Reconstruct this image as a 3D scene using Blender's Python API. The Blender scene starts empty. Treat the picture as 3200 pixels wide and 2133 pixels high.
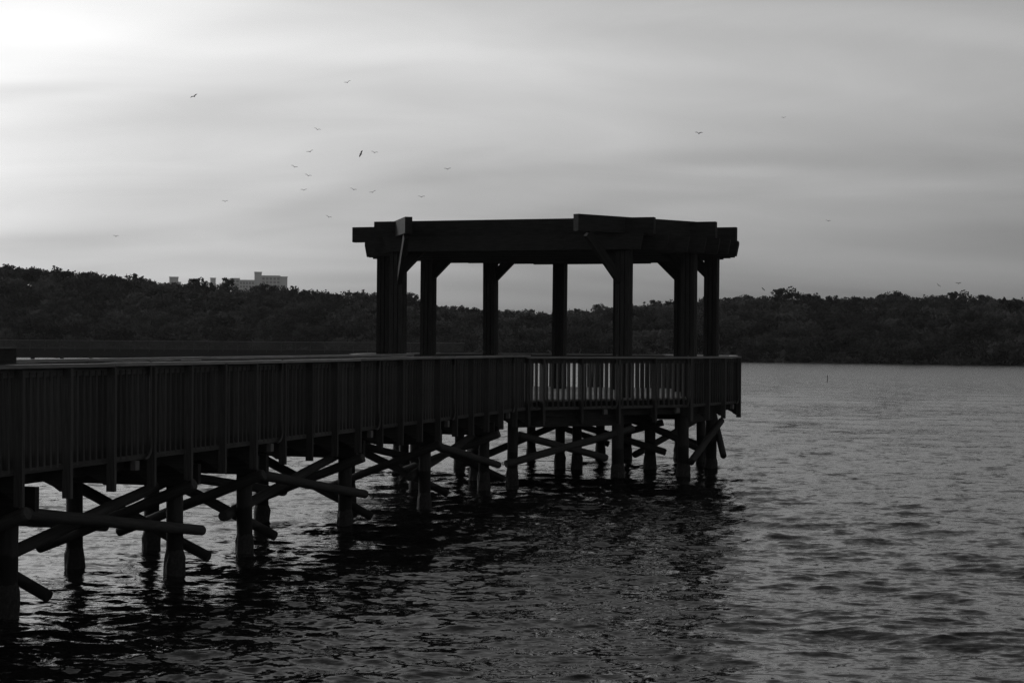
import bpy, math, random
import numpy as np
from mathutils import Vector, Matrix

random.seed(7)
rng = np.random.default_rng(7)
R = math.radians
scene = bpy.context.scene
col = scene.collection

# ------------------------------------------------------------------ camera
EYE = 2.70
cam_d = bpy.data.cameras.new("camera")
cam_d.lens = 60.0
cam_d.sensor_width = 36.0
cam_d.clip_start = 0.1
cam_d.clip_end = 9000.0
cam = bpy.data.objects.new("camera", cam_d)
cam.location = (0, 0, EYE)
cam.rotation_euler = (R(90), R(-0.40), 0)
col.objects.link(cam)
scene.camera = cam

# ------------------------------------------------------------------ sky and sun
SUN_AZ = R(-46.3)      # left of the view axis
SUN_EL = R(21.6)
world = bpy.data.worlds.new("World")
scene.world = world
world.use_nodes = True
wn, wl = world.node_tree.nodes, world.node_tree.links
wn.clear()
w_out = wn.new("ShaderNodeOutputWorld")
w_bg = wn.new("ShaderNodeBackground")
w_bg.inputs["Strength"].default_value = 0.0548
sky = wn.new("ShaderNodeTexSky")
sky.sky_type = 'NISHITA'
sky.sun_disc = False
sky.sun_elevation = SUN_EL
sky.sun_rotation = SUN_AZ
sky.air_density = 1.0
sky.dust_density = 2.0
sky.ozone_density = 1.0
bw = wn.new("ShaderNodeRGBToBW")
wl.new(sky.outputs["Color"], bw.inputs["Color"])
tc = wn.new("ShaderNodeTexCoord")
sep = wn.new("ShaderNodeSeparateXYZ")
wl.new(tc.outputs["Generated"], sep.inputs["Vector"])
def wmath(op, a, b=None, c=None, clamp=False):
    n = wn.new("ShaderNodeMath"); n.operation = op; n.use_clamp = clamp
    for i, v in enumerate((a, b, c)):
        if v is None: continue
        if isinstance(v, (int, float)): n.inputs[i].default_value = v
        else: wl.new(v, n.inputs[i])
    return n.outputs[0]
# a thin layer of stratus, looked at from below: streaks drawn on a flat cloud deck
zz = wmath('ADD', wmath('MAXIMUM', sep.outputs["Z"], 0.0), 0.24)
px = wmath('DIVIDE', sep.outputs["X"], zz)
py = wmath('DIVIDE', sep.outputs["Y"], zz)
comb = wn.new("ShaderNodeCombineXYZ")
wl.new(px, comb.inputs["X"]); wl.new(py, comb.inputs["Y"])
def clouds(scale, rot, loc, detail, rough, dist):
    mp = wn.new("ShaderNodeMapping")
    mp.inputs["Rotation"].default_value = (0, 0, R(rot))
    mp.inputs["Scale"].default_value = scale
    mp.inputs["Location"].default_value = loc
    wl.new(comb.outputs[0], mp.inputs["Vector"])
    nz = wn.new("ShaderNodeTexNoise")
    nz.inputs["Scale"].default_value = 1.0
    nz.inputs["Detail"].default_value = detail
    nz.inputs["Roughness"].default_value = rough
    nz.inputs["Distortion"].default_value = dist
    wl.new(mp.outputs[0], nz.inputs["Vector"])
    return nz.outputs["Fac"]
c1 = clouds((0.5, 1.5, 1), 10.5, (-29.454, 2.882, 0), 2.0, 0.5, 0.9)
c2 = clouds((1.5, 3.6, 1), 16, (19.0, 8.846, 0), 5.0, 0.52, 1.7)
cl = wmath('ADD', wmath('MULTIPLY', c1, 0.83), wmath('MULTIPLY', c2, 0.17))
cloud_gain = wmath('MULTIPLY_ADD', wmath('SUBTRACT', cl, 0.5), 1.5, 1.0)
# the cloud deck is thicker to look through near the horizon
mrz = wn.new("ShaderNodeMapRange"); mrz.interpolation_type = 'SMOOTHSTEP'
for k_, v_ in zip(("From Min", "From Max", "To Min", "To Max"), (-0.06, 0.25, 0.87, 1.90)): mrz.inputs[k_].default_value = v_
wl.new(sep.outputs["Z"], mrz.inputs["Value"])
lum = wmath('MULTIPLY', wmath('MULTIPLY', bw.outputs[0], cloud_gain), mrz.outputs[0])
wl.new(lum, w_bg.inputs["Color"])
wl.new(w_bg.outputs[0], w_out.inputs["Surface"])

sun_d = bpy.data.lights.new("sun", 'SUN')
sun_d.energy = 0.8
sun_d.angle = R(12)
sun_d.color = (1.0, 1.0, 1.0)
sun = bpy.data.objects.new("sun", sun_d)
sdir = Vector((math.sin(SUN_AZ) * math.cos(SUN_EL), math.cos(SUN_AZ) * math.cos(SUN_EL), math.sin(SUN_EL)))
sun.rotation_euler = (-sdir).to_track_quat('-Z', 'Y').to_euler()
sun.location = (-40, 60, 40)
col.objects.link(sun)

vs = scene.view_settings
scene.display_settings.display_device = 'sRGB'
vs.view_transform = 'Standard'
vs.look = 'None'
vs.exposure = 0.0
vs.gamma = 1.0
vs.use_curve_mapping = False
scene.render.engine = 'CYCLES'
scene.cycles.use_denoising = True
scene.cycles.denoising_input_passes = 'RGB_ALBEDO_NORMAL'
scene.cycles.denoising_prefilter = 'NONE'
scene.cycles.max_bounces = 6
scene.cycles.volume_bounces = 0

# ------------------------------------------------------------------ materials (a black-and-white place)
def mat(name, v0, v1, rough=0.8, scale=(6, 6, 6), bump=0.2, detail=5.0, spec=0.3, obj_var=0.0):
    m = bpy.data.materials.new(name); m.use_nodes = True
    n, l = m.node_tree.nodes, m.node_tree.links
    b = n["Principled BSDF"]
    b.inputs["Roughness"].default_value = rough
    b.inputs["Specular IOR Level"].default_value = spec
    t = n.new("ShaderNodeTexCoord")
    mp = n.new("ShaderNodeMapping"); mp.inputs["Scale"].default_value = scale
    l.new(t.outputs["Object"], mp.inputs["Vector"])
    nz = n.new("ShaderNodeTexNoise")
    nz.inputs["Scale"].default_value = 1.0
    nz.inputs["Detail"].default_value = detail
    nz.inputs["Roughness"].default_value = 0.62
    l.new(mp.outputs[0], nz.inputs["Vector"])
    mr = n.new("ShaderNodeMapRange")
    mr.inputs["From Min"].default_value = 0.3; mr.inputs["From Max"].default_value = 0.7
    mr.inputs["To Min"].default_value = v0; mr.inputs["To Max"].default_value = v1
    l.new(nz.outputs["Fac"], mr.inputs["Value"])
    outp = mr.outputs[0]
    if obj_var > 0:
        oi = n.new("ShaderNodeObjectInfo")
        m2 = n.new("ShaderNodeMapRange")
        m2.inputs["To Min"].default_value = 1 - obj_var; m2.inputs["To Max"].default_value = 1 + obj_var
        l.new(oi.outputs["Random"], m2.inputs["Value"])
        mu = n.new("ShaderNodeMath"); mu.operation = 'MULTIPLY'
        l.new(outp, mu.inputs[0]); l.new(m2.outputs[0], mu.inputs[1])
        outp = mu.outputs[0]
    l.new(outp, b.inputs["Base Color"])
    if bump > 0:
        bp = n.new("ShaderNodeBump"); bp.inputs["Strength"].default_value = bump
        bp.inputs["Distance"].default_value = 0.01
        l.new(nz.outputs["Fac"], bp.inputs["Height"]); l.new(bp.outputs[0], b.inputs["Normal"])
    return m

M = {}
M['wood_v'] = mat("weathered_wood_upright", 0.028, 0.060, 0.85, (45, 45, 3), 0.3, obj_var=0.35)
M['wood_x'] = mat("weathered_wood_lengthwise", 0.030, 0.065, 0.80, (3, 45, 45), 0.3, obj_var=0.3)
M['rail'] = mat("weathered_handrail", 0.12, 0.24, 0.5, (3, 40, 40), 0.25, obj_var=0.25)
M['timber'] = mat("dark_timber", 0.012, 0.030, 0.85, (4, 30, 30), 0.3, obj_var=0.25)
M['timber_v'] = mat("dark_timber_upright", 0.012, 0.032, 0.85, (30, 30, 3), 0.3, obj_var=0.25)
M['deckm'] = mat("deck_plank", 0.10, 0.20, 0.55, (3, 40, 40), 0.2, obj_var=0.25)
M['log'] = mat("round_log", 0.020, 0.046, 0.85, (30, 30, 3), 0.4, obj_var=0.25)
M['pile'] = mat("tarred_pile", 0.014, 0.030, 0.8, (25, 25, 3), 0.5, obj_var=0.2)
M['crust'] = mat("barnacle_crust", 0.008, 0.03, 0.8, (28, 28, 28), 1.0)
M['grey_wood'] = mat("sun_bleached_wood", 0.05, 0.09, 0.85, (2, 2, 2), 0.0)
M['metal'] = mat("galvanised_conduit", 0.04, 0.06, 0.6, (10, 10, 10), 0.05)
M['box'] = mat("pale_plastic_box", 0.08, 0.12, 0.6, (10, 10, 10), 0.05)
M['leaf'] = mat("foliage", 0.022, 0.055, 0.8, (0.16, 0.16, 0.16), 0.0, 5.0, 0.15, obj_var=0.15)
def leafy(m):
    n, l = m.node_tree.nodes, m.node_tree.links
    b = n["Principled BSDF"]; src = b.inputs["Base Color"].links[0].from_socket
    at_ = n.new("ShaderNodeAttribute"); at_.attribute_name = "crown_tone"
    mu = n.new("ShaderNodeMath"); mu.operation = 'MULTIPLY'
    l.new(src, mu.inputs[0]); l.new(at_.outputs["Fac"], mu.inputs[1]); l.new(mu.outputs[0], b.inputs["Base Color"])
    leafy_scatter(m)
def leafy_scatter(m):
    """thin leaves: half of the light is scattered back, half comes through"""
    n, l = m.node_tree.nodes, m.node_tree.links
    b = n["Principled BSDF"]; src = b.inputs["Base Color"].links[0].from_socket
    df, tr, mx = n.new("ShaderNodeBsdfDiffuse"), n.new("ShaderNodeBsdfTranslucent"), n.new("ShaderNodeMixShader")
    l.new(src, df.inputs["Color"]); l.new(src, tr.inputs["Color"])
    mx.inputs[0].default_value = 0.45
    l.new(df.outputs[0], mx.inputs[1]); l.new(tr.outputs[0], mx.inputs[2])
    l.new(mx.outputs[0], n["Material Output"].inputs["Surface"])
leafy(M['leaf'])
M['bark'] = mat("bark", 0.04, 0.08, 0.9, (8, 8, 2), 0.4)
M['ground'] = mat("hill_ground", 0.03, 0.06, 0.95, (0.3, 0.3, 0.3), 0.0)
M['concrete'] = mat("painted_concrete", 0.55, 0.65, 0.9, (0.15, 0.15, 0.05), 0.0)
M['glass'] = mat("window_glass", 0.26, 0.32, 0.5, (1, 1, 1), 0.0)
M['feather'] = mat("dark_feathers", 0.012, 0.02, 0.9, (8, 8, 8), 0.0)

def tide_band(m, level):
    """wet, tar-dark wood below the high-water line"""
    n, l = m.node_tree.nodes, m.node_tree.links
    b = n["Principled BSDF"]; src = b.inputs["Base Color"].links[0].from_socket
    g = n.new("ShaderNodeNewGeometry"); sp = n.new("ShaderNodeSeparateXYZ"); l.new(g.outputs["Position"], sp.inputs[0])
    nz = n.new("ShaderNodeTexNoise"); nz.inputs["Scale"].default_value = 9.0; l.new(g.outputs["Position"], nz.inputs["Vector"])
    ad = n.new("ShaderNodeMath"); ad.operation = 'MULTIPLY_ADD'; l.new(nz.outputs["Fac"], ad.inputs[0]); ad.inputs[1].default_value = 0.10; l.new(sp.outputs["Z"], ad.inputs[2])
    mr = n.new("ShaderNodeMapRange")
    for k_, v_ in zip(("From Min", "From Max", "To Min", "To Max"), (level, level + 0.04, 0.28, 1.0)): mr.inputs[k_].default_value = v_
    l.new(ad.outputs[0], mr.inputs["Value"])
    mu = n.new("ShaderNodeMath"); mu.operation = 'MULTIPLY'; l.new(src, mu.inputs[0]); l.new(mr.outputs[0], mu.inputs[1])
    l.new(mu.outputs[0], b.inputs["Base Color"])
tide_band(M['pile'], 0.62)
tide_band(M['log'], 0.36)

def water_material():
    m = bpy.data.materials.new("lake_water"); m.use_nodes = True
    n, l = m.node_tree.nodes, m.node_tree.links
    b = n["Principled BSDF"]
    b.inputs["Base Color"].default_value = (0.006, 0.006, 0.006, 1)
    b.inputs["Roughness"].default_value = 0.06
    b.inputs["IOR"].default_value = 1.33
    b.inputs["Specular IOR Level"].default_value = 0.35
    t = n.new("ShaderNodeTexCoord")
    geo = n.new("ShaderNodeNewGeometry")
    acc = geo.outputs["Normal"]
    for sc, rot, amp in (((1.1, 0.30, 1), 0, 0.22), ((2.8, 1.5, 1), 8, 0.32), ((3.2, 7.5, 1), 10, 0.46), ((9.0, 24.0, 1), -14, 0.50)):
        mp = n.new("ShaderNodeMapping")
        mp.inputs["Scale"].default_value = sc; mp.inputs["Rotation"].default_value = (0, 0, R(rot))
        l.new(t.outputs["Object"], mp.inputs["Vector"])
        nz = n.new("ShaderNodeTexNoise"); nz.inputs["Scale"].default_value = 1.0
        nz.inputs["Detail"].default_value = 3.0; nz.inputs["Distortion"].default_value = 0.8
        l.new(mp.outputs[0], nz.inputs["Vector"])
        su = n.new("ShaderNodeVectorMath"); su.operation = 'SUBTRACT'
        l.new(nz.outputs["Color"], su.inputs[0]); su.inputs[1].default_value = (0.5, 0.5, 0.5)
        mu = n.new("ShaderNodeVectorMath"); mu.operation = 'MULTIPLY'
        l.new(su.outputs[0], mu.inputs[0]); mu.inputs[1].default_value = (amp * 0.55, amp, 0.0)
        ad = n.new("ShaderNodeVectorMath"); ad.operation = 'ADD'
        l.new(acc, ad.inputs[0]); l.new(mu.outputs[0], ad.inputs[1])
        acc = ad.outputs[0]
    no = n.new("ShaderNodeVectorMath"); no.operation = 'NORMALIZE'
    l.new(acc, no.inputs[0])
    l.new(no.outputs[0], b.inputs["Normal"])
    # ripples too small to see one by one: the open lake is rougher than the lee of the shore
    ln = n.new("ShaderNodeVectorMath"); ln.operation = 'LENGTH'
    l.new(t.outputs["Object"], ln.inputs[0])
    rm = n.new("ShaderNodeMapRange")
    for k_, v_ in zip(("From Min", "From Max", "To Min", "To Max"), (18.0, 170.0, 0.06, 0.22)): rm.inputs[k_].default_value = v_
    l.new(ln.outputs["Value"], rm.inputs["Value"]); l.new(rm.outputs[0], b.inputs["Roughness"])
    return m
M['water'] = water_material()

# ------------------------------------------------------------------ helpers
def tag(o, label=None, cat=None, group=None, kind=None):
    if label: o["label"] = label
    if cat: o["category"] = cat
    if group: o["group"] = group
    if kind: o["kind"] = kind
    return o

def empty(name, loc=(0, 0, 0), rz=0.0):
    o = bpy.data.objects.new(name, None)
    o.location = loc; o.rotation_euler = (0, 0, rz); o.empty_display_size = 0.3
    col.objects.link(o)
    return o

def link(name, me, m=None, parent=None, loc=(0, 0, 0), rot=(0, 0, 0)):
    if m is not None and not me.materials: me.materials.append(m)
    o = bpy.data.objects.new(name, me)
    o.location = loc; o.rotation_euler = rot
    col.objects.link(o)
    if parent is not None: o.parent = parent
    return o

def pymesh(name, verts, faces, smooth=False):
    me = bpy.data.meshes.new(name)
    me.from_pydata([tuple(v) for v in verts], [], faces); me.update()
    if smooth:
        for p in me.polygons: p.use_smooth = True
    return me

_box = {}
BOXF = [(0, 3, 2, 1), (4, 5, 6, 7), (0, 1, 5, 4), (1, 2, 6, 5), (2, 3, 7, 6), (3, 0, 4, 7)]
def boxmesh(dx, dy, dz, m):
    k = (round(dx, 3), round(dy, 3), round(dz, 3), m.name)
    if k not in _box:
        a, b, c = dx / 2, dy / 2, dz / 2
        me = pymesh("board", [(-a, -b, -c), (a, -b, -c), (a, b, -c), (-a, b, -c), (-a, -b, c), (a, -b, c), (a, b, c), (-a, b, c)], BOXF)
        me.materials.append(m); _box[k] = me
    return _box[k]

def box(name, parent, loc, dims, rz=0.0, m=None, ry=0.0, rx=0.0):
    return link(name, boxmesh(*dims, m), None, parent, loc, (rx, ry, rz))

def orient(p, q):
    d = Vector(q) - Vector(p)
    return d.length, d.to_track_quat('Z', 'Y').to_euler()

def logmesh(L, r0, r1, m, seg=14, rings=8, wob=0.05):
    v, f = [], []
    for i in range(rings + 1):
        s = i / rings
        rr = r0 + (r1 - r0) * s
        ox, oy = rng.normal(0, r0 * wob, 2)
        if i == 0: rr *= 0.93
        if i == rings: rr *= 0.93
        z = L * s
        if i == 1: z = min(z, L * 0.02 + 0.0); rr = r0
        if i == rings - 1: z = max(z, L - 0.02)
        for k in range(seg):
            a = 2 * math.pi * k / seg
            w = rr * (1 + rng.normal(0, 0.012))
            v.append((ox + w * math.cos(a), oy + w * math.sin(a), z))
    for i in range(rings):
        for k in range(seg):
            a, b = i * seg + k, i * seg + (k + 1) % seg
            f.append((a, b, b + seg, a + seg))
    f.append(tuple(range(seg))[::-1]); f.append(tuple(rings * seg + k for k in range(seg)))
    me = pymesh("log", v, f)
    for p in me.polygons: p.use_smooth = len(p.vertices) == 4
    me.materials.append(m)
    return me

def log(name, parent, p, q, r=0.068, m=None, r1=None, wob=0.05):
    L, e = orient(p, q)
    return link(name, logmesh(L, r, r1 or r * 0.9, m or M['log'], wob=wob), None, parent, p, e)

def bar(name, parent, p, q, w, h, m):
    # a squared timber from p to q, w across, h upright
    p, q = Vector(p), Vector(q); d = q - p; L = d.length; d.normalize()
    up = Vector((0, 0, 1)); s = d.cross(up)
    if s.length < 1e-4: s = Vector((1, 0, 0))
    s.normalize(); u2 = s.cross(d)
    mx = Matrix((d, -s, u2)).transposed()
    o = link(name, boxmesh(L, w, h, m), None, parent, (p + q) / 2)
    o.rotation_euler = mx.to_euler()
    return o

# ------------------------------------------------------------------ water
SHORE_AZ = np.radians(np.array([-180, -60, -30, -17, -8, 0, 4, 7.6, 12, 16.7, 30, 60, 180.0]))
SHORE_R = np.array([900, 420, 330, 290, 275, 262, 256, 250, 245, 238, 240, 420, 900.0])
def shore(az): return np.interp(az, SHORE_AZ, SHORE_R)

def build_water():
    # rings round the camera's stretch of shore; fine where it is close, coarse far out
    core = np.linspace(-R(21), R(21), 760)
    side = np.linspace(R(21), R(180), 150)[1:]
    az = np.concatenate([-side[::-1][1:], core, side])
    rr = [1.5]
    while rr[-1] < 1000:
        r = rr[-1]
        rr.append(r + (0.5 if r < 9 else max(0.045, r * r * 0.00016) if r < 340 else 40))
    rr = np.array(rr)
    A, Rr = np.meshgrid(az, rr)
    X, Y = Rr * np.sin(A), Rr * np.cos(A)
    Z = np.zeros_like(X)
    step = np.gradient(rr)[:, None] * np.ones_like(X)
    edge = np.clip((R(30) - np.abs(A)) / R(9), 0, 1)
    g = np.random.default_rng(11)
    dX, dY = np.zeros_like(X), np.zeros_like(X)
    for i in range(100):
        lam = 0.13 * (20.0 ** g.random() ** 1.45)
        d = R(-100) + g.normal(0, 0.50)              # waves roll towards the viewer
        k = 2 * math.pi / lam
        amp = 0.0038 * min(lam, 0.7) ** 0.85 * max(1.0, lam / 0.7) ** 0.75 * g.uniform(0.5, 1.3)
        fade = np.clip((lam - 1.6 * step) / (1.6 * step), 0, 1) * edge
        ph = k * (X * math.cos(d) + Y * math.sin(d)) + g.uniform(0, 6.28)
        s, c = np.sin(ph), np.cos(ph)
        Z += amp * fade * s
        dX += 1.35 * amp * fade * c * math.cos(d); dY += 1.35 * amp * fade * c * math.sin(d)
    for i in range(12):
        lam = g.uniform(1.6, 4.6); d = R(-104) + g.normal(0, 0.22); k = 2 * math.pi / lam
        amp = 0.0028 * lam * g.uniform(0.5, 1.2)
        fade = np.clip((lam - 1.6 * step) / (1.6 * step), 0, 1) * edge
        ph = k * (X * math.cos(d) + Y * math.sin(d)) + g.uniform(0, 6.28)
        Z += amp * fade * np.sin(ph); dX += amp * fade * np.cos(ph) * math.cos(d); dY += amp * fade * np.cos(ph) * math.sin(d)
    # gusts: patches of calmer and rougher water
    gust = 0.85 + 0.35 * np.sin(X * 0.31 + 0.12 * Y + 1.0) * np.sin(Y * 0.17 - 0.05 * X)
    Z *= gust
    X, Y = X + dX, Y + dY
    nr, na = X.shape
    co = np.stack([X, Y, Z], -1).reshape(-1, 3).astype(np.float32)
    i, j = np.meshgrid(np.arange(nr - 1), np.arange(na - 1), indexing='ij')
    a = (i * na + j).ravel()
    quads = np.stack([a, a + na, a + na + 1, a + 1], 1).astype(np.int32)
    me = bpy.data.meshes.new("lake")
    fastmesh(me, co, quads, True)
    me.flip_normals() if me.polygons[0].normal.z < 0 else None
    return link("water", me, M['water'])

def fastmesh(me, co, quads, smooth=False):
    me.vertices.add(len(co)); me.vertices.foreach_set("co", np.ascontiguousarray(co, dtype=np.float32).ravel())
    n = len(quads); w = quads.shape[1]
    me.loops.add(n * w); me.loops.foreach_set("vertex_index", np.ascontiguousarray(quads, dtype=np.int32).ravel())
    me.polygons.add(n)
    me.polygons.foreach_set("loop_start", np.arange(0, n * w, w, dtype=np.int32))
    if smooth: me.polygons.foreach_set("use_smooth", np.ones(n, dtype=bool))
    me.update(calc_edges=True); me.validate()

water = tag(build_water(), "grey choppy lake water under an overcast sky", "water", kind="structure")

# ------------------------------------------------------------------ land beyond the lake
CREST_AZ = np.radians(np.array([-180, -40, -25, -16.7, -14, -11, -9, -7, -5, -3.5, -2, 0, 2, 4, 6, 8, 10, 13, 16.7, 25, 40, 180.0]))
CREST_H = np.array([6, 8, 9.5, 10.2, 9.0, 7.2, 6.1, 5.6, 5.0, 4.3, 2.2, 1.4, 1.4, 2.4, 3.2, 3.9, 4.1, 4.2, 3.4, 4, 5, 6.0])
def crest(az): return np.interp(az, CREST_AZ, CREST_H)
def ground_z(az, r):
    s = (r - shore(az)) / 70.0
    t = np.clip(s, 0, 1); t = t * t * (3 - 2 * t)
    h = np.where(s < 0, np.maximum(s * 18, -6.0), 0.35 * np.clip(s * 20, 0, 1) + (crest(az) + 3.0) * t)
    return h
def build_land():
    az = np.concatenate([np.linspace(-R(180), -R(40), 30)[:-1], np.linspace(-R(40), R(40), 160), np.linspace(R(40), R(180), 30)[1:]])
    off = np.array([-25, -8, -2, 0, 2, 5, 10, 18, 28, 40, 52, 62, 70, 90, 150, 300, 700, 1500, 4000.0])
    A = np.repeat(az[None], len(off), 0)
    RR = shore(az)[None] + off[:, None]
    Z = ground_z(A, RR)
    Z = np.where(off[:, None] > 5, Z + 0.35 * np.sin(A * 90) * np.sin(RR * 0.2), Z)
    co = np.stack([RR * np.sin(A), RR * np.cos(A), Z], -1).reshape(-1, 3)
    nr, na = RR.shape
    i, j = np.meshgrid(np.arange(nr - 1), np.arange(na - 1), indexing='ij')
    a = (i * na + j).ravel()
    me = bpy.data.meshes.new("land")
    fastmesh(me, co, np.stack([a, a + na, a + na + 1, a + 1], 1), True)
    me.flip_normals() if me.polygons[0].normal.z < 0 else None
    return link("terrain", me, M['ground'])
tag(build_land(), "low wooded land rising behind the lake", "land", kind="structure")

# ------------------------------------------------------------------ pier frame: u to the right of the pier, t along it
AL = R(17.1)
ET = Vector((math.sin(AL), math.cos(AL), 0)); EU = Vector((math.cos(AL), -math.sin(AL), 0))
A0 = Vector((-4.70, 16.20, 0))
RZ_T = math.pi / 2 - AL          # local x along the pier
RZ_U = -AL                       # local x across the pier
def P(u, t, z=0.0):
    v = A0 + EU * u + ET * t
    return Vector((v.x, v.y, z))
BAY = 0.8456
DECK = 1.59
T0, T1 = -6 * BAY, 20 * BAY
ULEFT = -2.35

pier = tag(empty("pier", P(-1.2, 0, 0)), "dark timber pier on round log piles leading to a platform in the lake", "pier")
def pp(o):                        # parent keeping world place
    return o
PIER_INV = Matrix.Translation(-pier.location)
def adopt(o, root):
    o.parent = root
    o.matrix_parent_inverse = Matrix.Translation(-root.location)
    return o

# platform outline (u, t) at the pier's end
POLY = [(0.0, 16.91), (2.55, 19.88), (3.08, 22.52), (2.50, 25.2), (0.60, 26.8),
        (-2.80, 26.8), (-4.70, 25.2), (-5.34, 22.52), (-4.75, 19.88), (-2.35, 16.91)]
def poly_span(t, inset=0.06):
    xs = []
    n = len(POLY)
    for i in range(n):
        (u0, t0), (u1, t1) = POLY[i], POLY[(i + 1) % n]
        if (t0 - t) * (t1 - t) < 0: xs.append(u0 + (u1 - u0) * (t - t0) / (t1 - t0))
    return (min(xs) + inset, max(xs) - inset) if len(xs) >= 2 else None

# deck planks
pl_w = 0.138
t = T0
while t < T1 - 0.02:
    w = 0.0
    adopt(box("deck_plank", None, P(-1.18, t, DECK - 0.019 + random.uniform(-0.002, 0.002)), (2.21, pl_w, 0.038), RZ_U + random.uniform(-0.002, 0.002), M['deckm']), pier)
    t += 0.146
t = 17.0
while t < 26.75:
    sp = poly_span(t)
    if sp and sp[1] - sp[0] > 0.3:
        L = round(sp[1] - sp[0], 2)
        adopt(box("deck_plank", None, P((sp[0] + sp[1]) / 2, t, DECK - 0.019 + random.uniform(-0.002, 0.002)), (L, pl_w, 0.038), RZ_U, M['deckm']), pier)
    t += 0.146
# stringers under the pier deck and joists under the platform
for u in (-0.36, -1.2, -2.04):
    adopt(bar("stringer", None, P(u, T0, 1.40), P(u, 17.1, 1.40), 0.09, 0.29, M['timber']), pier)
n = len(POLY)
for i in range(n - 1):
    a, b = Vector((*POLY[i], 0)), Vector((*POLY[i + 1], 0))
    cc = Vector((-1.1, 21.7, 0))
    a2, b2 = a + (cc - a) * 0.045, b + (cc - b) * 0.045
    adopt(bar("fascia_board", None, P(a2.x, a2.y, 1.41), P(b2.x, b2.y, 1.41), 0.06, 0.30, M['timber']), pier)
for t in np.arange(17.6, 26.6, 0.9):
    sp = poly_span(t, 0.35)
    if sp: adopt(bar("joist", None, P(sp[0], t, 1.40), P(sp[1], t, 1.40), 0.07, 0.26, M['timber']), pier)

# piles with their crust of barnacles
def pile_mesh(r, ztop, zbot=-1.6, seg=18):
    zs = [zbot, -0.6, 0.0, 0.25, 0.45, 0.7, ztop - 0.02, ztop]
    v, f = [], []
    for i, z in enumerate(zs):
        rr = r * (1.06 - 0.05 * i / len(zs)) * (0.92 if i == len(zs) - 1 else 1)
        for k in range(seg):
            a = 2 * math.pi * k / seg
            w = rr * (1 + rng.normal(0, 0.015))
            v.append((w * math.cos(a), w * math.sin(a), z))
    for i in range(len(zs) - 1):
        for k in range(seg):
            a, b = i * seg + k, i * seg + (k + 1) % seg
            f.append((a, b, b + seg, a + seg))
    f.append(tuple((len(zs) - 1) * seg + k for k in range(seg)))
    me = pymesh("pile", v, f)
    for p in me.polygons: p.use_smooth = len(p.vertices) == 4
    me.materials.append(M['pile'])
    return me
def crust_mesh(r, top, seg=26):
    zs = np.linspace(-0.9, top, 13)
    v, f = [], []
    for i, z in enumerate(zs):
        s = i / (len(zs) - 1)
        base = r * (1.10 + 0.26 * math.sin(math.pi * min(1, s * 0.9 + 0.12)) ** 0.7 * (1 - 0.55 * s))
        if i == len(zs) - 1: base = r * 1.03
        for k in range(seg):
            a = 2 * math.pi * k / seg
            w = base * (1 + abs(rng.normal(0, 0.07)) * (0.2 if i == len(zs) - 1 else 1))
            v.append((w * math.cos(a), w * math.sin(a), z + rng.normal(0, 0.012)))
    for i in range(len(zs) - 1):
        for k in range(seg):
            a, b = i * seg + k, i * seg + (k + 1) % seg
            f.append((a, b, b + seg, a + seg))
    me = pymesh("crust", v, f); me.materials.append(M['crust'])
    return me
def pile(x, y, r=0.095, top=1.24):
    o = adopt(link("pile", pile_mesh(r, top), None, None, (x, y, 0), (random.uniform(-.012, .012), random.uniform(-.012, .012), random.uniform(0, 6))), pier)
    c = link("barnacle_crust", crust_mesh(r, random.uniform(0.22, 0.34)), None, o)
    return o

BENTS = [-3.1, 0.32, 3.70, 5.53, 8.80, 12.15, 15.27]
UN, UF = -0.30, -1.62
for t in BENTS:
    for u in (UN, UF):
        p = P(u, t); pile(p.x, p.y)
    for s in (-1, 1):
        adopt(bar("pile_cap", None, P(-2.25, t + s * 0.135, 1.13), P(-0.06, t + s * 0.135, 1.13), 0.075, 0.24, M['timber']), pier)
    j = lambda: random.uniform(-0.03, 0.03)
    adopt(log("cross_brace", None, P(0.06, t - 0.21, 1.03 + j()), P(-1.98, t - 0.21, 0.24 + j())), pier)
    adopt(log("cross_brace", None, P(-1.95, t + 0.21, 1.05 + j()), P(0.03, t + 0.21, 0.18 + j())), pier)
for a, b in ((0.32, 3.70), (5.53, 8.80), (12.15, 15.27)):
    adopt(log("long_brace", None, P(-0.13, a - 0.15, 1.02), P(-0.13, b + 0.34, 0.45)), pier)
    adopt(log("long_brace", None, P(-0.47, a - 0.27, 0.48), P(-0.47, b + 0.40, 1.08)), pier)
    adopt(log("long_brace", None, P(-1.45, a - 0.3, 1.02), P(-1.45, b + 0.4, 0.44)), pier)

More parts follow.
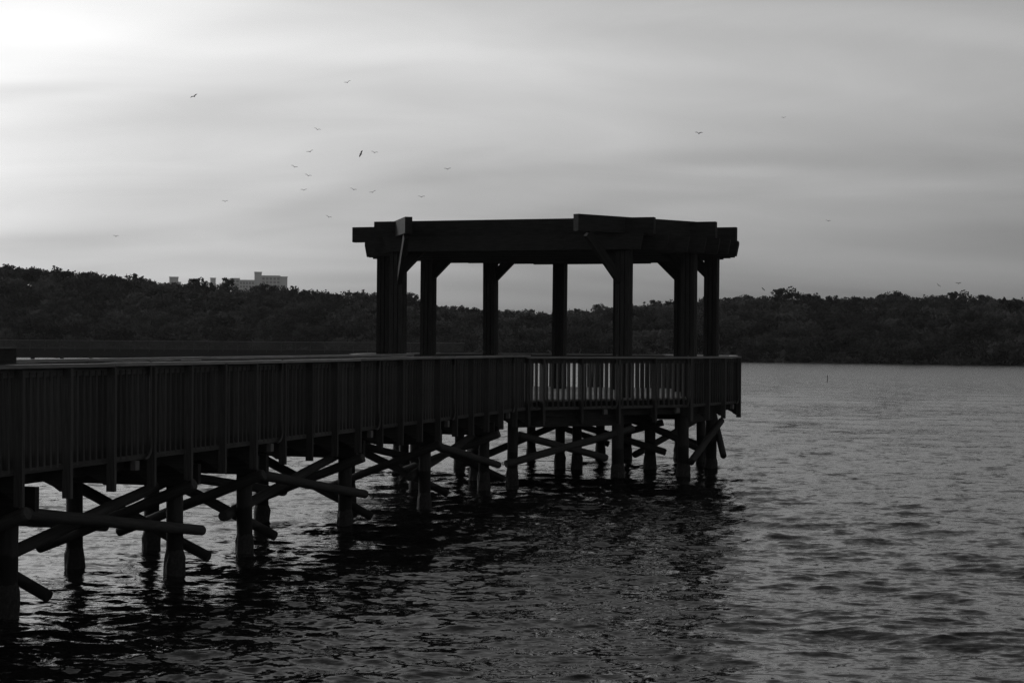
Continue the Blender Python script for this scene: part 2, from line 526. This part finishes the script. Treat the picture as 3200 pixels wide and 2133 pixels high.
# piles and braces under the platform
PLAT_PILES = [(0.02, 32.6), (2.11, 33.8), (3.51, 34.8), (4.285, 36.6), (2.98, 36.6), (1.046, 36.6), (1.405, 36.5),
              (0.47, 40.0), (2.09, 40.0), (2.70, 39.8), (3.93, 40.0), (4.34, 39.0), (-2.3, 36.6), (-2.6, 39.0), (-0.9, 39.8),
              (-1.1, 36.4), (-0.7, 33.3)]
for i, (x, y) in enumerate(PLAT_PILES):
    pile(x, y, 0.115 if i in (1, 2, 3, 4) else 0.10, 1.28)
PLAT_LOGS = [  # from, to
    ((-0.10, 32.45, 0.37), (2.42, 33.95, 0.99)), ((0.14, 32.75, 0.91), (1.88, 33.55, 0.42)),
    ((3.64, 34.62, 0.28), (4.52, 36.75, 1.03)), ((4.42, 37.3, 1.12), (4.47, 35.9, 0.32)),
    ((2.66, 36.75, 0.28), (4.34, 39.2, 0.98)), ((3.30, 36.42, 0.36), (1.20, 36.42, 1.00)),
    ((3.27, 36.78, 0.98), (0.40, 36.75, 0.22)), ((2.68, 36.45, 1.04), (4.15, 36.9, 0.36)),
    ((0.3, 40.15, 1.0), (2.3, 40.15, 0.3)), ((2.5, 39.6, 1.0), (4.5, 39.2, 0.3)), ((-0.9, 33.5, 0.3), (1.2, 36.8, 1.0))]
for p, q in PLAT_LOGS: adopt(log("platform_brace", None, p, q, 0.075, wob=0.03), pier)
for a, b in (((2.0, 33.75), (2.98, 36.7)), ((1.0, 36.6), (4.3, 36.6)), ((3.5, 34.8), (4.3, 36.7)), ((0.0, 32.6), (2.15, 33.8)), ((-2.4, 36.5), (1.1, 36.5)), ((0.4, 40.0), (4.4, 39.6))):
    adopt(bar("pile_cap", None, (*a, 1.16), (*b, 1.16), 0.20, 0.20, M['timber']), pier)

# ------------------------------------------------------------------ railings
BRK = None
def bracket_mesh():
    prof = [(0.0, 1.54), (0.0, 1.17), (-0.09, 1.17), (-0.17, 1.22), (-0.85, 1.50), (-0.85, 1.54)]
    v = [(u, -0.022, z) for u, z in prof] + [(u, 0.022, z) for u, z in prof]
    k = len(prof)
    f = [tuple(range(k))[::-1], tuple(range(k, 2 * k))] + [(i, (i + 1) % k, k + (i + 1) % k, k + i) for i in range(k)]
    me = pymesh("bracket", v, f); me.materials.append(M['wood_x'])
    return me
BRK = bracket_mesh()

def conduit_mesh():
    pts = [(0, 0, 0.95), (0, 0, 0.25), (0.0, 0, 0.16), (0.018, 0, 0.09), (0.022, 0, 0.03), (0.0, 0, -0.04), (-0.045, 0, -0.085), (-0.12, 0, -0.10)]
    v, f = [], []
    for i, p in enumerate(pts):
        a = Vector(pts[max(0, i - 1)]); b = Vector(pts[min(len(pts) - 1, i + 1)])
        d = (b - a).normalized(); s = d.cross(Vector((0, 1, 0))).normalized(); q = Vector((0, 1, 0))
        for k in range(8):
            an = 2 * math.pi * k / 8
            v.append(Vector(p) + (s * math.cos(an) + q * math.sin(an)) * 0.014)
    for i in range(len(pts) - 1):
        for k in range(8):
            a, b = i * 8 + k, i * 8 + (k + 1) % 8
            f.append((a, b, b + 8, a + 8))
    me = pymesh("conduit", v, f, True); me.materials.append(M['metal'])
    return me
COND = conduit_mesh()

def railing(label, p, q, posts, out, ztop=2.447, brackets=True, conduits=(), cat="railing", flip=1):
    """posts: distances along p->q; out: unit vector to the outer side"""
    p, q = Vector((p.x, p.y, 0)), Vector((q.x, q.y, 0))
    d = (q - p); L = d.length; d.normalize()
    rz = math.atan2(d.y, d.x)
    root = tag(empty("railing", p), label, cat)
    def at(s, o, z): v = p + d * s + out * o; return (v.x, v.y, z)
    for i, s in enumerate(posts):
        adopt(box("post", None, at(s, 0.035, (1.11 + ztop - 0.04) / 2 + random.uniform(-.012, .012)), (0.046, 0.095, ztop - 0.04 - 1.11), rz + random.uniform(-.01, .01), M['wood_v'], random.uniform(-.003, .003)), root)
        if brackets:
            b = adopt(link("bracket", BRK, None, None, at(s + 0.05, 0.02, 0)), root)
            b.rotation_euler = (0, 0, math.atan2(out.y, out.x))
        if i in conduits:
            c = adopt(link("conduit", COND, None, None, at(s - 0.06, 0.05, 1.50), (0, 0, rz)), root)
            adopt(box("junction_box", None, at(s - 0.30, 0.0, 1.34), (0.085, 0.06, 0.10), rz, M['box']), root)
    pts = list(posts)
    for i in range(len(pts) - 1):
        s0, s1 = pts[i], pts[i + 1]
        n = max(1, round((s1 - s0) / 0.1208) - 1)
        for k in range(0, n + 1):
            s = s0 + (s1 - s0) * k / (n + 1) + random.uniform(-.004, .004)
            adopt(box("baluster", None, at(s, -0.03, (1.42 + ztop - 0.075) / 2), (0.036, 0.062, ztop - 0.075 - 1.42), rz + random.uniform(-.03, .03), M['wood_v'], random.uniform(-.004, .004)), root)
    # handrail in lengths of four bays
    i = 0
    while i < len(pts) - 1:
        e = min(i + 4, len(pts) - 1)
        a = pts[i] - (0.06 if i == 0 else -0.004); b = pts[e] + (0.06 if e == len(pts) - 1 else -0.004)
        z0, z1 = ztop - 0.019 + random.uniform(-.006, .006), ztop - 0.019 + random.uniform(-.006, .006)
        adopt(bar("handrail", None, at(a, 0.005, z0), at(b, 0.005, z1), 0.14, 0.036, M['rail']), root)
        adopt(bar("upper_rail", None, at(a, -0.03, ztop - 0.085), at(b, -0.03, ztop - 0.085), 0.040, 0.085, M['wood_x']), root)
        adopt(bar("bottom_rail", None, at(a, -0.025, 1.425), at(b, -0.025, 1.425), 0.05, 0.055, M['wood_x']), root)
        i = e
    return root

railing("long slatted timber railing along the near side of the pier", P(0, T0), P(0, T1), [i * BAY for i in range(27)], EU, conduits=(1, 5, 9, 13, 17, 21, 25))
railing("slatted timber railing along the far side of the pier", P(ULEFT, T0), P(ULEFT, T1), [i * BAY for i in range(27)], -EU, brackets=False)
def edge_rail(label, i, n, conduits=(), brackets=True, first=0.0):
    a, b = P(*POLY[i]), P(*POLY[i + 1])
    d = (b - a); L = d.length; d.normalize()
    out = Vector((d.y, -d.x, 0)); cc = P(-1.1, 21.7)
    if out.dot(((a + b) / 2) - cc) < 0: out = -out
    ps = [first + (L - first) * k / n for k in range(n + 1)]
    if first > 0: ps = [0.02] + ps
    return railing(label, a, b, ps, out, ztop=2.415, brackets=brackets, conduits=conduits)
edge_rail("slatted railing along the platform's front edge, right of the pier", 0, 4, (3, 5), first=0.36)
edge_rail("slatted railing on the platform's right end, beside the open lake", 1, 3, (3,))
edge_rail("slatted railing on the platform's right rear corner", 2, 3, (), False)
edge_rail("slatted railing on the platform's right rear edge", 3, 3, (), False)
edge_rail("slatted railing across the back of the platform", 4, 4, (), False)
edge_rail("slatted railing on the platform's left rear edge", 5, 3, (), False)
edge_rail("slatted railing on the platform's left rear corner", 6, 3, (), False)
edge_rail("slatted railing on the platform's left end", 7, 3, (), False)
edge_rail("slatted railing on the platform's front edge, left of the pier", 8, 4, (), False)

# dark panel standing on the handrail at the picture's left edge
sg = tag(empty("sign_board", P(-0.02, -0.75, 2.447)), "dark boxy sign board standing on the near handrail at the left edge", "sign")
adopt(bar("panel", None, P(-0.02, -1.45, 2.455 + 0.075), P(-0.02, -0.05, 2.455 + 0.075), 0.10, 0.135, M['timber']), sg)
adopt(bar("frame", None, P(-0.02, -1.47, 2.455 + 0.148), P(-0.02, -0.035, 2.455 + 0.148), 0.13, 0.012, M['wood_x']), sg)
adopt(bar("foot", None, P(-0.02, -1.40, 2.452), P(-0.02, -0.2, 2.452), 0.06, 0.012, M['wood_x']), sg)

# ------------------------------------------------------------------ pergola
AP = R(18.5)
GT = Vector((math.sin(AP), math.cos(AP), 0)); GU = Vector((math.cos(AP), -math.sin(AP), 0))
PC = Vector((0.77, 37.2, 0))
def G(u, t, z=0.0):
    v = PC + GU * u + GT * t
    return Vector((v.x, v.y, z))
perg = tag(empty("pergola", G(0, 0, DECK)), "open timber pergola of square posts and heavy beams on the platform", "pergola")
LOW0, LOW1, UP0, UP1 = 4.54, 4.85, 4.86, 5.19
PAIRS = [(-2.40, -2.53, 2.35), (-0.88, -3.46, 3.34), (0.88, -3.13, 3.44), (2.40, -2.15, 2.43), (3.28, -0.72, 0.77)]
CW = 0.285
def column_mesh(h):
    a, g, d = CW / 2, 0.009, 0.03
    side = [(-a, -a), (-a / 3 - g, -a), (-a / 3 - g, -a + d), (-a / 3 + g, -a + d), (-a / 3 + g, -a - 0.006), (a / 3 - g, -a - 0.006), (a / 3 - g, -a + d), (a / 3 + g, -a + d), (a / 3 + g, -a)]
    prof = []
    for q in range(4):
        c, s_ = math.cos(q * math.pi / 2), math.sin(q * math.pi / 2)
        prof += [(x * c - y * s_, x * s_ + y * c) for x, y in side]
    k = len(prof)
    v = [(x, y, -h / 2) for x, y in prof] + [(x, y, h / 2) for x, y in prof]
    f = [tuple(range(k))[::-1], tuple(range(k, 2 * k))] + [(i, (i + 1) % k, k + (i + 1) % k, k + i) for i in range(k)]
    me = pymesh("column", v, f); me.materials.append(M['timber_v'])
    return me
COLM = column_mesh(LOW1 - DECK)
for t, ul, ur in PAIRS:
    for u in (ul, ur):
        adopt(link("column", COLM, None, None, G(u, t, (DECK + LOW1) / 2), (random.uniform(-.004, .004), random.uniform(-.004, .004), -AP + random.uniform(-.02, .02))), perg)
# five heavy upper beams over the column pairs
OVER = [(0.52, 0.62), (0.76, 0.56), (0.45, 0.54), (0.5, 0.5), (0.5, 0.5)]
for (t, ul, ur), (ol, orr) in zip(PAIRS, OVER):
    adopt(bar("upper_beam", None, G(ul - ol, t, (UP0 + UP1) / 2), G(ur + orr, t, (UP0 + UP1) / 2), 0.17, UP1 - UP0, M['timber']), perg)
# side beams that run out past the two columns of the opening
n6, n7 = Vector((2.35, -2.40, 0)), Vector((3.34, -0.88, 0))
l2, l1 = Vector((-2.53, -2.40, 0)), Vector((-3.46, -0.88, 0))
for near, far in ((n6, n7), (l2, l1)):
    d = (near - far).normalized()
    e = near + d * 1.28; s = far - d * 0.1
    zc = (UP0 + UP1) / 2 + 0.012
    adopt(bar("side_beam", None, G(e.x, e.y, zc), G(s.x, s.y, zc), 0.15, UP1 - UP0, M['timber']), perg)
    b0 = near + d * 0.10; b1 = near + d * 0.98
    adopt(bar("long_brace", None, G(b0.x, b0.y, 3.92), G(b1.x, b1.y, 4.84), 0.10, 0.17, M['timber']), perg)
# rafters: parallel boards under the beams, ends cut along the ring
nr = 15
for i in range(nr):
    t = -2.62 + i * (3.42 + 2.62) / (nr - 1)
    half = math.sqrt(max(0.1, 3.72 ** 2 - t * t)) + 0.46 * (1 - abs(t) / 3.6)
    uoff = 0.02
    zj = random.uniform(-.008, .008)
    L = 2 * half
    cut = 0.05
    h0, h1 = LOW0 + zj, LOW1 - 0.004 + zj
    prof = [(-half, h1), (-half + cut, h0), (half - cut * 0.3, h0), (half, h1)]
    prof = [(-half - .0, h1), (-half - .0, h1 - 0.06), (-half + cut, h0), (half - cut, h0), (half, h1 - .06), (half, h1)]
    w = 0.032
    v = [(a, -w, b) for a, b in prof] + [(a, w, b) for a, b in prof]
    k = len(prof)
    f = [tuple(range(k)), tuple(range(k, 2 * k))[::-1]] + [(j, k + j, k + (j + 1) % k, (j + 1) % k) for j in range(k)]
    me = pymesh("rafter", v, f); me.materials.append(M['timber'])
    o = link("rafter", me, None, None, G(uoff, t, 0), (0, 0, -AP))
    adopt(o, perg)
# knee braces under the beams of the middle column pairs
for t, ul, ur in PAIRS[:4]:
    for u, s in ((ul, 1), (ur, -1)):
        adopt(bar("knee_brace", None, G(u + s * (CW / 2 - 0.10), t, 4.16), G(u + s * (CW / 2 + 0.46), t, 4.71), 0.11, 0.22, M['timber']), perg)

# ------------------------------------------------------------------ trees
def crown_arrays(seed, clumps=18, leaves=46, rx=2.6, rz=1.9, leaf=0.42, gap=0.0):
    g = np.random.default_rng(seed)
    co, nm = [], []
    for c in range(clumps):
        a = g.uniform(0, 2 * math.pi); el = g.uniform(-0.5, 1.0)
        rad = g.uniform(0.35, 1.0) ** 0.6
        cx = math.cos(a) * math.sqrt(max(0, 1 - el * el)) * rx * rad
        cy = math.sin(a) * math.sqrt(max(0, 1 - el * el)) * rx * rad
        cz = el * rz * rad
        cr = g.uniform(0.5, 1.0) * (1 - gap)
        n = leaves
        v = g.normal(0, 1, (n, 3)); v /= np.linalg.norm(v, axis=1)[:, None]
        ctr = np.array([cx, cy, cz]) + v * cr * g.uniform(0.45, 1.12, (n, 1)) * np.array([1, 1, 0.75])
        a1 = g.normal(0, 1, (n, 3)); a1 /= np.linalg.norm(a1, axis=1)[:, None]
        a2 = np.cross(a1, g.normal(0, 1, (n, 3))); a2 /= np.linalg.norm(a2, axis=1)[:, None]
        s = leaf * g.uniform(0.5, 1.15, (n, 1))
        q = np.stack([ctr - a1 * s * .6, ctr + a2 * s * .38, ctr + a1 * s * .6, ctr - a2 * s * .38], 1)
        co.append(q.reshape(-1, 3))
        out = v * 0.75 + np.array([cx / rx, cy / rx, cz / rz]) * 0.5 + g.normal(0, 0.25, (n, 3))
        out /= np.linalg.norm(out, axis=1)[:, None]
        nm.append(np.repeat(out, 4, 0))
    co = np.concatenate(co); nm = np.concatenate(nm)
    qd = np.arange(len(co)).reshape(-1, 4)
    return co, nm, qd

def put_tone(me, tone):
    a = me.attributes.new('crown_tone', 'FLOAT', 'POINT')
    a.data.foreach_set('value', np.ascontiguousarray(tone, dtype=np.float32).ravel())

CROWNS = [crown_arrays(s, clumps=20, leaves=44, rx=rx, rz=rz) for s, rx, rz in ((1, 2.7, 1.9), (2, 3.0, 1.7), (3, 2.4, 2.1), (4, 3.2, 2.0), (5, 2.5, 1.6), (6, 2.9, 2.2))]
SPARSE = []
for s, rx, rz in ((21, 2.6, 1.5), (22, 3.1, 1.6), (23, 2.2, 1.8)):
    co, nm, qd = crown_arrays(s, clumps=24, leaves=60, rx=rx, rz=rz, leaf=0.36, gap=0.25)
    me = bpy.data.meshes.new("crown"); fastmesh(me, co, qd); put_tone(me, np.full(len(co), 0.8)); me.materials.append(M['leaf']); SPARSE.append((me, rz))

def build_wood(name, label, az0, az1, seed, lanes, dens):
    g = np.random.default_rng(seed)
    cos, nms = [], []
    for off, size, h in lanes:
        az = az0
        while az < az1:
            r = shore(az) + off + g.uniform(-4, 4)
            z = float(ground_z(az, r))
            s = size * g.uniform(0.75, 1.25)
            th = h * g.uniform(0.85, 1.15)
            co, nm, _ = CROWNS[g.integers(len(CROWNS))]
            a = g.uniform(0, 6.28)
            ca, sa = math.cos(a), math.sin(a)
            c = co * np.array([s, s, s * g.uniform(0.85, 1.15)])
            c = np.stack([c[:, 0] * ca - c[:, 1] * sa, c[:, 0] * sa + c[:, 1] * ca, c[:, 2]], 1)
            c += np.array([r * math.sin(az), r * math.cos(az), z + th - 1.9 * s])
            cos.append(c.astype(np.float32))
            nms.append(np.full(len(c), g.choice([0.45, 0.6, 0.75, 0.95, 1.2, 1.5]), dtype=np.float32))
            az += dens * s * 2.9 / r
    co = np.concatenate(cos)
    me = bpy.data.meshes.new(name)
    fastmesh(me, co, np.arange(len(co)).reshape(-1, 4)); put_tone(me, np.concatenate(nms))
    o = link(name, me, M['leaf'])
    return tag(o, label, "woodland", kind="stuff")

LANES = [(-1, 0.6, 1.7), (2, 0.9, 3.2), (7, 1.05, 4.6), (14, 1.1, 5.4), (22, 1.1, 5.4), (31, 1.1, 5.0), (40, 1.1, 4.6), (49, 1.1, 4.2), (58, 1.1, 3.8), (67, 1.1, 3.6), (76, 1.1, 3.3)]
build_wood("woodland", "dense dark woodland covering the far shore", -R(24), R(24), 31, LANES, 1.0)

def limb_tube(pts, rad, seg=7):
    v, f = [], []
    for i, p in enumerate(pts):
        a = Vector(pts[max(0, i - 1)]); b = Vector(pts[min(len(pts) - 1, i + 1)])
        d = (b - a).normalized(); s = d.orthogonal().normalized(); q = d.cross(s)
        for k in range(seg):
            an = 2 * math.pi * k / seg
            v.append(Vector(p) + (s * math.cos(an) + q * math.sin(an)) * rad[i])
    for i in range(len(pts) - 1):
        for k in range(seg):
            a, b = i * seg + k, i * seg + (k + 1) % seg
            f.append((a, b, b + seg, a + seg))
    return v, f
def trunk_mesh(seed, h):
    g = random.Random(seed); V, F = [], []
    def add(pts, rad):
        v, f = limb_tube(pts, rad); b = len(V); V.extend(v); F.extend([tuple(i + b for i in q) for q in f])
    add([(0, 0, -0.4), (0.05, 0.02, h * .35), (0.12, -0.05, h * .7), (0.1, 0, h)], [0.24, 0.18, 0.13, 0.05])
    for k in range(5):
        a = g.uniform(0, 6.28); z = h * g.uniform(0.45, 0.8); L = g.uniform(1.2, 2.2)
        add([(0.08, 0, z), (math.cos(a) * L * .5, math.sin(a) * L * .5, z + L * .35), (math.cos(a) * L, math.sin(a) * L, z + L * .75)], [0.10, 0.07, 0.03])
    me = pymesh("trunk", V, F, True); me.materials.append(M['bark']); return me
TRUNKS = [trunk_mesh(s, 6.0) for s in (1, 2, 3)]
# (azimuth deg, metres behind the shore, height of the crown's top, crown scale, label)
SKY_TREES = [
    (-16.52, 64, 17.40, 1.15, "tall tree on the skyline at the left edge of the picture"),
    (-16.09, 64, 16.61, 0.8, "low rounded tree between the two leftmost skyline trees"),
    (-15.61, 64, 17.02, 0.9, "open-crowned tree on the left skyline, right of the leftmost tall tree"),
    (-14.67, 64, 16.19, 0.75, "small peaked tree on the left skyline beside a gap"),
    (-13.93, 64, 16.06, 0.75, "small tree with a ragged top on the left skyline, right of a gap"),
    (-13.12, 64, 15.52, 0.95, "broad rounded tree on the left skyline, well left of the small buildings"),
    (-12.29, 64, 14.98, 0.9, "rounded tree on the skyline next left of the first small building"),
    (-10.42, 64, 14.91, 0.9, "dark tree on the skyline between the low roof and the roof hut"),
    (-9.46, 64, 15.19, 0.85, "dark tree on the skyline touching the apartment block's left end"),
    (-8.36, 64, 13.92, 1.0, "broad dark tree in front of the apartment block"),
    (-6.79, 64, 12.66, 0.8, "small tree on the skyline right of the apartment block"),
    (-5.17, 64, 12.34, 0.8, "tree on the skyline left of the pergola's left posts"),
    (-3.49, 64, 12.27, 0.8, "thin-crowned tree seen just right of the pergola's left post pair"),
    (2.91, 64, 10.07, 0.6, "flat-topped tree on the skyline seen through the pergola, left of its nearest post"),
    (4.80, 64, 10.91, 0.8, "tree on the skyline seen between the pergola's nearest and right posts"),
    (7.71, 64, 11.73, 0.75, "small branching tree just right of the pergola's right posts"),
    (9.10, 64, 12.73, 1.3, "big rounded tree, highest on the right skyline"),
    (9.95, 64, 11.93, 0.9, "tree on the right skyline just right of the big rounded tree"),
    (12.54, 64, 12.17, 1.1, "broad tree in the middle of the right skyline"),
    (14.65, 64, 11.95, 1.15, "wide tree on the right skyline below the pair of birds"),
    (15.46, 64, 11.58, 0.8, "thin-crowned tree next right of the wide tree near the right edge"),
    (16.34, 64, 10.65, 0.75, "low tree on the skyline at the right edge of the picture"),
]
for i, (a, off, top, s, lab) in enumerate(SKY_TREES):
    az = R(a); r = float(shore(az)) + off; gz = float(ground_z(az, r))
    me, rz = SPARSE[i % 3]
    root = tag(empty("tree", (r * math.sin(az), r * math.cos(az), gz)), lab, "tree", "trees on the far skyline")
    h = top - gz
    tr = link("trunk", TRUNKS[i % 3], None, root); tr.scale = (1, 1, max(0.6, (h - 0.6) / 6.0)); tr.rotation_euler = (0, 0, i * 1.3)
    cr = link("crown", me, None, root, (0.1, 0, h - rz * s - 0.35), (0, 0, i * 2.1)); cr.scale = (s, s, s)

# ------------------------------------------------------------------ far boardwalk on the left
def far_walk():
    root = tag(empty("far_boardwalk", (-38, 206, 0)), "long distant boardwalk with slatted railing in front of the left shore", "boardwalk")
    a, b = Vector((-72, 203, 0)), Vector((-6, 212, 0))
    d = (b - a); L = d.length; d.normalize(); out = Vector((d.y, -d.x, 0))
    at = lambda s, o, z: tuple((a + d * s + out * o) + Vector((0, 0, z)))
    adopt(bar("deck_beam", None, at(0, 0, 0.92), at(L, 0, 0.92), 2.3, 1.10, M['timber']), root)
    adopt(bar("handrail", None, at(0, 1.15, 2.46), at(L, 1.15, 2.46), 0.16, 0.06, M['rail']), root)
    adopt(bar("bottom_rail", None, at(0, 1.15, 1.50), at(L, 1.15, 1.50), 0.06, 0.08, M['grey_wood']), root)
    V, F = [], []
    s = 0.0
    rz = math.atan2(d.y, d.x)
    while s < L:
        c = Vector(at(s, 1.13, 0)) - root.location
        w = 0.028; base = len(V)
        for z in (1.5, 2.44):
            for dx, dy in ((-w, -w), (w, -w), (w, w), (-w, w)): V.append((c.x + dx, c.y + dy, z))
        F += [tuple(base + i for i in q) for q in BOXF]
        s += 0.125
    o = link("baluster_row", pymesh("baluster_row", V, F), M['grey_wood'], root); o["kind"] = "stuff"
    s, k = 0.4, 0
    while s < L:
        adopt(box("post", None, at(s, 1.2, 1.85), (0.1, 0.1, 1.3), rz, M['grey_wood']), root)
        s += 1.75
    s = 1.0
    while s < L:
        for o_ in (-0.7, 0.8):
            adopt(link("pile", FARPILE, None, None, at(s, o_, -0.8)), root)
        adopt(log("brace", None, at(s, 0.95, 1.05), at(s + 3.0, 0.95, 0.35), 0.08), root) if k % 2 == 0 else None
        s += 3.4; k += 1
    return root
FARPILE = logmesh(2.0, 0.14, 0.13, M['pile'], 8, 3)
far_walk()

# ------------------------------------------------------------------ buildings beyond the wood
def building(name, label, az_deg, dist, blocks, rz=0.0):
    az = R(az_deg)
    root = tag(empty(name, (dist * math.sin(az), dist * math.cos(az), 0), rz - az), label, "building")
    for (x0, x1, z0, z1, depth, y0, cols, rows) in blocks:
        wl_ = box("wall", root, ((x0 + x1) / 2, y0 + depth / 2, (z0 + z1) / 2), (x1 - x0, depth, z1 - z0), 0, M['concrete'])
        box("roof_edge", root, ((x0 + x1) / 2, y0 + depth / 2, z1 + 0.3), (x1 - x0 + 0.6, depth + 0.6, 0.6), 0, M['concrete'])
        if cols:
            cw = (x1 - x0) / cols
            for r_ in range(rows):
                zc = z1 - 2.2 - r_ * 3.1
                for c in range(cols):
                    xc = x0 + (c + 0.5) * cw
                    w = box("window", root, (xc, y0 - 0.05, zc), (cw * 0.62, 0.5, 1.9), 0, M['glass'])
    return root
PX = 1500 / 3920.0      # metres per display pixel at 1500 m
building("apartment_block", "pale apartment block with a stair tower rising above the left woods", -8.55, 1500, [
    (-21, -14, 20, 55.4, 14, 0, 2, 4), (-14, -1.2, 20, 54.0, 14, 2, 5, 4), (-1.2, 5.0, 20, 61.0, 12, -1, 1, 0),
    (5.0, 21, 20, 58.0, 14, 1, 5, 9), (21, 27.2, 20, 57.2, 14, -0.5, 1, 0)])
building("small_tower_block", "small pale roof block poking above the left woods", -11.22, 1500, [
    (-3.8, 3.8, 20, 55.8, 9, 0, 0, 0), (3.8, 6.0, 20, 51.5, 8, 1, 0, 0)])
building("low_roof_block", "low pale roof just showing over the woods left of the apartment block", -10.55, 1500, [
    (-4.5, 3.5, 20, 54.4, 9, 0, 0, 0)])
building("roof_hut", "tiny roof hut just above the tree tops left of the apartment block", -9.95, 1500, [
    (-2.3, 2.3, 20, 55.4, 6, 0, 0, 0)])

# ------------------------------------------------------------------ stake in the lake
st = tag(link("stake", logmesh(1.1, 0.028, 0.02, M['pile'], 8, 4), None, None, (22.55, 122, -0.6)), "thin stake standing alone in the open lake on the right", "stake")
st.rotation_euler = (0, R(0.8), 0); st.scale = (1, 1, 0.95)

# ------------------------------------------------------------------ birds
def bird_mesh(name, lift_l, lift_r, sweep=0.10):
    v, f = [], []
    # body: a spindle along y
    prof = [(-0.30, 0.01), (-0.22, 0.045), (-0.05, 0.075), (0.10, 0.07), (0.20, 0.045), (0.25, 0.04), (0.31, 0.008)]
    seg = 7
    for y, r in prof:
        for k in range(seg):
            a = 2 * math.pi * k / seg
            v.append((r * math.cos(a), y, r * 0.9 * math.sin(a)))
    for i in range(len(prof) - 1):
        for k in range(seg):
            a, b = i * seg + k, i * seg + (k + 1) % seg
            f.append((a, b, b + seg, a + seg))
    for s, lift in ((-1, lift_l), (1, lift_r)):
        st = [(0.03, 0.0, 0.17, 0.05), (0.30, 0.55 * lift, 0.19, 0.04), (0.48, 0.62 * lift, 0.16, 0.032), (0.66, 0.5 * lift, 0.03, 0.02)]
        b = len(v)
        for x, z, ch, th in st:
            y0 = 0.06 - sweep * (x / .66) ** 2
            v += [(s * x, y0 + ch / 2, z * 0.3 + .03), (s * x, y0, z * 0.3 + .03 + th), (s * x, y0 - ch, z * 0.3 + .03), (s * x, y0, z * 0.3 + .03 - th)]
        for i in range(3):
            for k in range(4):
                a0, b0 = b + i * 4 + k, b + i * 4 + (k + 1) % 4
                f.append((a0, b0, b0 + 4, a0 + 4))
        f.append((b + 12, b + 13, b + 14, b + 15))
    me = pymesh(name, v, f); me.materials.append(M['feather']); return me
BM = [bird_mesh("gull", 1.2, 0.7), bird_mesh("gull", 0.5, 1.3), bird_mesh("gull", 1.0, 1.0), bird_mesh("gull", 0.2, 1.1)]
# world position, mesh, rotation (x, y, z) degrees, label
BIRDS = [
    ((-71.14, 380, 56.68), 0, (35, -35, 20), 'dark bird with raised wings high on the left, largest of the flock'),
    ((-41.92, 430, 67.57), 1, (0, -8, 0), 'topmost bird of the flock left of centre'),
    ((-51.7, 450, 58.13), 0, (0, 8, 10), 'small bird below and left of the topmost bird'),
    ((-50.04, 420, 48.96), 1, (5, -6, -10), 'bird just below the second highest bird, left of centre'),
    ((-35.71, 400, 46.33), 3, (40, -60, 30), 'dark bird banking steeply with wings on a slant'),
    ((-34.99, 430, 49.95), 2, (0, 8, 5), 'bird close to the right of the banking bird'),
    ((-56.43, 440, 47.21), 0, (0, 12, 0), 'bird furthest left in the middle cluster'),
    ((-52.83, 440, 44.99), 0, (0, 6, 15), 'bird in the middle cluster below and right of its leftmost bird'),
    ((-57.6, 470, 43.9), 2, (0, -3, 0), 'lowest bird at the left of the middle cluster'),
    ((-84.34, 500, 43.06), 2, (0, 0, 0), 'lone small bird above the apartment block'),
    ((-41.13, 440, 41.48), 0, (0, 8, 0), 'left one of two birds side by side under the banking bird'),
    ((-36.19, 440, 40.84), 1, (0, -10, 0), 'right one of two birds side by side under the banking bird'),
    ((-16.54, 430, 45.91), 2, (0, -3, 0), 'bird furthest right of the flock left of centre'),
    ((-23.07, 430, 38.85), 2, (0, 0, 0), "bird soaring above the pergola's left half"),
    ((-49.64, 460, 35.8), 0, (0, 14, 0), "bird just left of and above the pergola's left corner"),
    ((-120.93, 520, 33.83), 2, (0, 2, 0), 'lone small bird low on the left above the woods'),
    ((39.09, 360, 46.78), 2, (25, 0, 15), 'dark bird with drooping wings right of centre, biggest on the right side'),
    ((94.96, 600, 81.89), 2, (0, -4, 0), 'tiny bird high on the right, upper right of the drooping-winged bird'),
    ((103.44, 560, 42.85), 2, (20, 5, 0), 'tiny bird alone in the grey sky right of the pergola roof'),
    ((129.74, 520, 20.72), 3, (40, 45, 20), 'left one of two small birds just above the right woods'),
    ((135.84, 520, 21.29), 2, (30, 0, 0), 'right one of two small birds just above the right woods'),
    ((95.53, 650, 23.27), 3, (60, 50, 0), 'speck of a bird above the trees right of the pergola'),
]
for (x, y, z), k, rot, lab in BIRDS:
    o = link("bird", BM[k], None, None, (x, y, z), tuple(R(q) for q in rot))
    o.scale = (1.35, 1.35, 1.35)
    tag(o, lab, "bird", "birds in the sky")

# ------------------------------------------------------------------ haze over the lake and the hills
def haze():
    x, y0, y1, z0, z1 = 700, -60, 1640, -9, 95
    v = [(-x, y0, z0), (x, y0, z0), (x, y1, z0), (-x, y1, z0), (-x, y0, z1), (x, y0, z1), (x, y1, z1), (-x, y1, z1)]
    me = pymesh("haze", v, BOXF)
    m = bpy.data.materials.new("haze"); m.use_nodes = True
    n, l = m.node_tree.nodes, m.node_tree.links
    n.remove(n["Principled BSDF"])
    pv = n.new("ShaderNodeVolumePrincipled")
    pv.inputs["Color"].default_value = (0.9, 0.9, 0.9, 1)
    pv.inputs["Density"].default_value = 0.00010
    l.new(pv.outputs[0], n["Material Output"].inputs["Volume"])
    o = link("haze", me, m)
    return tag(o, "thin evening haze over the lake and hills", "haze", kind="stuff")
HAZE = True
if HAZE: haze()
